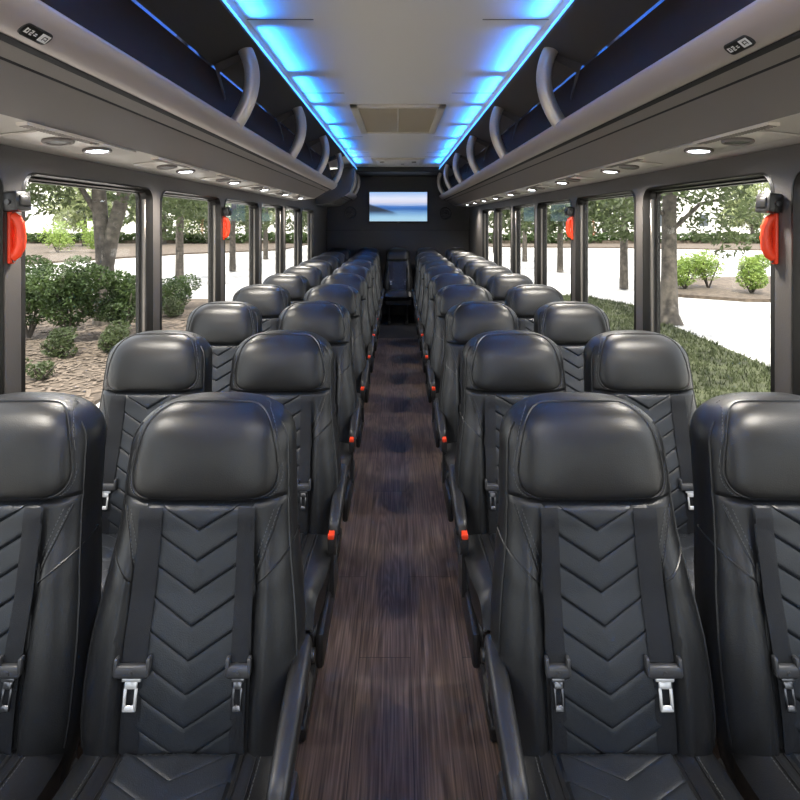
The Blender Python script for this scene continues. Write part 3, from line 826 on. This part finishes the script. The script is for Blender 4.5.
def leaves(m, centres, n, size, flat=.5):
    tot = sum(c[3]**2 for c in centres)
    for (cx, cy, cz, r) in centres:
        for _ in range(int(n*r*r/tot)):
            while True:
                d = Vector((random.uniform(-1, 1), random.uniform(-1, 1), random.uniform(-1, 1)))
                if .15 < d.length < 1: break
            d = d.normalized()*(d.length**.45)
            p = Vector((cx, cy, cz))+Vector((d.x*r, d.y*r, d.z*r*.8))
            a = Vector((random.gauss(0, 1), random.gauss(0, 1), random.gauss(0, .7)-flat)).normalized()
            b = a.cross(Vector((random.gauss(0, 1), random.gauss(0, 1), random.gauss(0, 1)))).normalized()
            l = size*random.uniform(.7, 1.4); w = l*.36
            m.add([p-a*l*.5, p+b*w*.5, p+a*l*.5, p-b*w*.5], [(0, 1, 2, 3)])
    return m
def shrub(x, y, r, h, leafm, n, size, lab, lumps=9, grp=None):
    t = empty('shrub', (x, y, GZ+.05))
    st = MB()
    for k in range(5):
        a = k*1.26+random.random(); st.tube([(0, 0, 0), (.25*r*math.cos(a), .25*r*math.sin(a), h*.35), (.5*r*math.cos(a), .5*r*math.sin(a), h*.7)], [.03, .022, .01], 6)
    st.build('stems', M['bark'], t)
    cs = []
    for k in range(lumps):
        a = random.uniform(0, 6.28); q = random.uniform(0, .62)*r; rr = random.uniform(.32, .48)*min(r, h)
        cs.append((q*math.cos(a), q*math.sin(a), random.uniform(.28, .98)*h-rr*.5+.12*h, rr))
    cs.append((0, 0, h*.45, min(r, h)*.55))
    leaves(MB(), cs, n, size, 0).build('foliage', M[leafm], t, smooth=False)
    tag(t, lab, 'shrub', grp)
g1 = 'dark shrubs outside the left windows'
shrub(-7.75, 12.3, .95, 1.55, 'leaf_dark', 9000, .085, 'tall dark green shrub left of the forked tree trunk', grp=g1)
shrub(-6.75, 12.0, .95, 1.60, 'leaf_dark', 9000, .085, 'dark green shrub directly below the forked tree trunk', grp=g1)
shrub(-5.9, 12.6, .85, 1.35, 'leaf_dark', 8000, .085, 'dark green shrub right of the forked tree trunk', grp=g1)
shrub(-6.3, 16.6, .85, .80, 'leaf_dark', 5500, .08, 'rounded low shrub seen through the second left window', grp=g1)
g2 = 'low light green plants in the mulch'
shrub(-5.35, 11.0, .55, .50, 'leaf_mid', 1800, .07, 'low light green plant at the foot of the dark shrubs', 6, g2)
shrub(-6.2, 10.6, .55, .45, 'leaf_mid', 1500, .07, 'low light green plant in the mulch farther from the bus than its neighbour', 6, g2)
shrub(-5.55, 9.1, .42, .32, 'leaf_mid', 420, .07, 'smallest low plant nearest the bus in the bare mulch', 5, g2)
shrub(-5.75, 15.0, .50, .50, 'leaf_mid', 1500, .07, 'pale low plant in front of the rounded shrub in the second left window', 6, g2)
g3 = 'bright green shrubs on the traffic island'
shrub(10.25, 20.9, .80, 1.15, 'leaf_light', 3400, .10, 'bright green shrub beside the tree trunk on the right traffic island', grp=g3)
shrub(11.25, 21.2, .85, 1.50, 'leaf_light', 2600, .10, 'tallest bright green shrub in the middle of the right traffic island', grp=g3)
shrub(11.85, 19.6, .85, 1.20, 'leaf_light', 4200, .10, 'bright green shrub at the right end of the traffic island', grp=g3)
g4 = 'round shrubs across the road on the left'
shrub(-26.2, 45, 1.7, 2.2, 'leaf_light', 1600, .20, 'round clipped shrub across the road, left one of two', grp=g4)
shrub(-23.0, 45, 1.7, 2.3, 'leaf_light', 1600, .20, 'round clipped shrub across the road, right one of two', grp=g4)

def tree(x, y, trunk_r, forks, centres, leafm, n, size, lab, flat=.6, grp=None):
    t = empty('tree', (x, y, GZ+.03)); m = MB()
    for pts, rs in forks: m.tube(pts, rs, 12)
    m.build('trunk', M['bark'], t)
    leaves(MB(), centres, n, size, flat).build('foliage', M[leafm], t, smooth=False)
    tag(t, lab, 'tree', grp)
def crown(r, z0, z1, k, rr=(.5, .9), hole=0.0):
    out = []
    for _ in range(k):
        a = random.uniform(0, 6.28); q = r*math.sqrt(random.uniform(hole, 1)); out.append((q*math.cos(a), q*math.sin(a), random.uniform(z0, z1), random.uniform(*rr)))
    return out
# left forked tree
tree(-7.0, 14.0, .2, [([(0, 0, 0), (0, 0, .6), (-.02, 0, 1.7), (-.12, .0, 2.6), (-.22, 0, 4.2), (-.4, 0, 6)], [.30, .23, .20, .17, .14, .08]),
                      ([(0, 0, 1.4), (.16, 0, 2.2), (.40, .1, 3.2), (.62, .1, 4.6), (.9, .2, 6)], [.19, .17, .15, .12, .07]),
                      ([(-.05, 0, 2.4), (-.6, -.1, 3.4), (-1.4, -.2, 4.4)], [.08, .06, .03])],
     crown(3.2, 3.6, 6.5, 26, (.5, .9))+[(-1.9, -.2, 2.9, .5), (-1.5, .5, 3.3, .6), (-2.1, .2, 3.4, .6), (-.9, -.5, 3.4, .5), (.7, -.4, 3.3, .5), (1.3, .6, 3.3, .5), (-1.2, -.3, 3.0, .45), (-.6, .6, 2.8, .4), (1.0, .4, 2.9, .5), (1.6, .3, 2.5, .4), (2.0, .8, 2.9, .55)], 'leaf_mid', 8000, .17,
     'forked tree with two grey stems outside the nearest left window')
# left trees farther back
g5 = 'trees along the kerb on the left'
for (x, y, lab, z0) in ((-8.4, 22.5, 'leafy tree drooping outside the second left window', 1.5), (-8.2, 29, 'leafy tree outside the third left window', 1.6), (-8.6, 38, 'leafy tree outside the fourth left window', 1.5), (-8.2, 49, 'farthest leafy tree along the left kerb', 1.5)):
    tree(x, y, .15, [([(0, 0, 0), (0, 0, 2), (.1, 0, 4), (.1, .1, 6)], [.17, .14, .11, .05])],
         crown(2.3, z0+.55, 6.0, 30, (.4, .75), .03), 'leaf_mid', 5200, .24, lab, grp=g5)
# right single-trunk tree
tree(6.58, 14.2, .17, [([(0, 0, 0), (0, 0, .25), (0, 0, 1.2), (.0, 0, 2.6), (.05, 0, 4.2), (.1, 0, 6)], [.33, .215, .18, .165, .14, .07]),
                       ([(0, 0, 2.2), (.7, -.1, 2.9), (1.5, -.2, 3.1)], [.06, .045, .02]), ([(0, 0, 2.5), (-.6, .0, 3.1), (-1.2, .1, 3.4)], [.05, .04, .02])],
     crown(3.3, 3.1, 6.2, 30, (.45, .85), .05)+[(.9, -.1, 2.35, .5), (1.4, -.2, 1.9, .42), (1.9, .2, 2.3, .5), (2.4, .1, 2.7, .5), (.5, .4, 2.75, .5), (-.5, .2, 2.8, .4), (2.9, 0, 2.35, .4), (1.0, -.8, 2.9, .5)],
     'leaf_mid', 9500, .17, 'single grey-trunked tree with drooping leaves outside the nearest right window')
g6 = 'trees along the verge on the right'
for (x, y, lab, z0, r) in ((8.3, 21.5, 'drooping leafy tree outside the second right window', 1.7, 1.6), (7.9, 28.5, 'leafy tree outside the third right window', 1.4, 1.9), (7.8, 36, 'leafy tree outside the fourth right window', .9, 2.0), (7.6, 46, 'farthest leafy tree on the right verge', 1.0, 2.4)):
    tree(x, y, .15, [([(0, 0, 0), (0, 0, 2), (.1, 0, 4), (.1, .1, 6)], [.16, .13, .11, .05])],
         crown(r, z0+.5, 6.0, 24, (.35, .7), .05), 'leaf_mid', 4200, .25, lab, grp=g6)
g7 = 'pale trees across the road'
for (x, y, lab) in ((-30, 56, 'pale green tree across the road behind the round shrubs'), (-24, 60, 'pale green tree across the road, right of its neighbour'), (-17, 66, 'pale tree far across the road seen through the second left window'),
                    (40, 66, 'pale tree far across the road at the right'), (24, 68, 'pale tree across the road near the cream building')):
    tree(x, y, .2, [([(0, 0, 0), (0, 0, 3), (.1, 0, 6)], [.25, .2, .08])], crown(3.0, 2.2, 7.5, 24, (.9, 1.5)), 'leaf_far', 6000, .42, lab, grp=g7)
tree(5.4, 6.2, .17, [([(0, 0, 0), (0, 0, 1.2), (.0, 0, 2.6), (.05, 0, 4.2), (.1, 0, 6)], [.21, .18, .165, .14, .07])],  # trunk out of view; tree added so its crown dapples the lawn
     crown(3.6, 3.4, 6.4, 34, (.45, .85), .03), 'leaf_mid', 4500, .17, 'added tree with unseen trunk, its crown shading the grass outside the nearest right window')
# far hedges and buildings
def hedge(x0, x1, y, h, lab):
    t = empty('hedge', ((x0+x1)/2, y, GZ)); cs = []; hw = (x1-x0)/2; n = int(hw*2/1.1)
    for i in range(n): cs.append((-hw+2*hw*i/(n-1), random.uniform(-.3, .3), h*.5+random.uniform(-.1, .1), h*.62))
    leaves(MB(), cs, 16000, .42, 0).build('foliage', M['leaf_dark'], t, smooth=False)
    MB().box(-hw, hw, -.5, .5, 0, h*.35).build('soil_bank', M['mulch'], t, smooth=False); tag(t, lab, 'hedge')
hedge(-64, -9, 63, 1.25, 'long low hedge across the road on the left')
hedge(9, 68, 63, 1.25, 'long low hedge across the road on the right')
def building(x0, x1, y, h, wins, lab):
    t = empty('building', ((x0+x1)/2, y, GZ)); hw = (x1-x0)/2; cx = (x0+x1)/2
    MB().box(-hw, hw, 0, 10, 0, h).build('facade', M['building'], t, smooth=False)
    MB().box(-hw-.4, hw+.4, -.5, 10.4, h, h+.5).build('roof', M['roof'], t, smooth=False)
    for (wx, wz, ww, wh) in wins:
        f = MB().box(wx-cx-ww/2-.15, wx-cx+ww/2+.15, -.08, .02, wz-wh/2-.15, wz+wh/2+.15).build('window', M['white'], t, smooth=False)
        MB().box(wx-cx-ww/2, wx-cx+ww/2, -.12, -.06, wz-wh/2, wz+wh/2).build('pane', M['bwindow'], f, smooth=False)
    tag(t, lab, 'building')
building(14, 62, 90, 13, [(33, 2.6, 1.4, 1.8), (40, 2.6, 1.4, 1.8), (26, 2.6, 1.4, 1.8), (20, 2.6, 1.4, 1.8), (47, 2.6, 1.4, 1.8)], 'pale cream building across the road on the right')
building(-66, -14, 92, 13, [(-30, 2.6, 1.5, 1.8), (-22, 2.6, 1.5, 1.8), (-40, 2.6, 1.5, 1.8), (-50, 2.6, 1.5, 1.8)], 'pale cream building across the road on the left')

# ------------------------------------------------------------------ light
w = bpy.data.worlds.new('sky'); SC.world = w; w.use_nodes = True; nt = w.node_tree
sky = nt.nodes.new('ShaderNodeTexSky'); sky.sky_type = 'NISHITA'; sky.sun_disc = False; sky.sun_elevation = R(58); sky.sun_rotation = R(10)
sky.air_density = 1.0; sky.dust_density = 3.5; sky.ozone_density = 1.0
bg = nt.nodes['Background']; bg.inputs['Strength'].default_value = .60
hz = nt.nodes.new('ShaderNodeMixRGB'); hz.inputs['Fac'].default_value = .62; hz.inputs['Color2'].default_value = (2.6, 2.45, 2.25, 1)
nt.links.new(sky.outputs[0], hz.inputs['Color1']); nt.links.new(hz.outputs[0], bg.inputs['Color'])
sun = bpy.data.lights.new('sun', 'SUN'); sun.energy = 5.5; sun.angle = R(.9); sun.color = (1, .95, .86)
so = bpy.data.objects.new('sun', sun); COL.objects.link(so)
so.rotation_euler = Vector((.10, .52, -.85)).to_track_quat('-Z', 'Y').to_euler()
# added fill lamps, unseen above and behind the viewer, brighten the front rows
def fill_light(x, y, e, col=(1, .96, .91), sz=.85):
    L = bpy.data.lights.new('fill_lamp', 'AREA'); L.shape = 'DISK'; L.size = sz; L.energy = e; L.color = col
    o = bpy.data.objects.new('fill_lamp', L); COL.objects.link(o); o.location = (x, y, ZC-.03)
for y, e in ((-1.0, 7), (.45, 6)): fill_light(0, y, e)

# ------------------------------------------------------------------ camera
cam = bpy.data.cameras.new('camera'); co = bpy.data.objects.new('camera', cam); COL.objects.link(co)
cam.sensor_fit = 'HORIZONTAL'; cam.sensor_width = 36; cam.lens = 585/800*36; cam.clip_start = .05; cam.clip_end = 600
co.location = (0, 0, CAMZ); co.rotation_euler = (R(90), 0, 0)
cam.shift_x = 2/800; cam.shift_y = -179/800
SC.camera = co
SC.view_settings.view_transform = 'Standard'; SC.view_settings.look = 'None'; SC.view_settings.gamma = 1; SC.view_settings.use_curve_mapping = False
SC.view_settings.exposure = .75
SC.cycles.max_bounces = 10; SC.cycles.diffuse_bounces = 5; SC.cycles.transparent_max_bounces = 16
SC.cycles.sample_clamp_indirect = 6
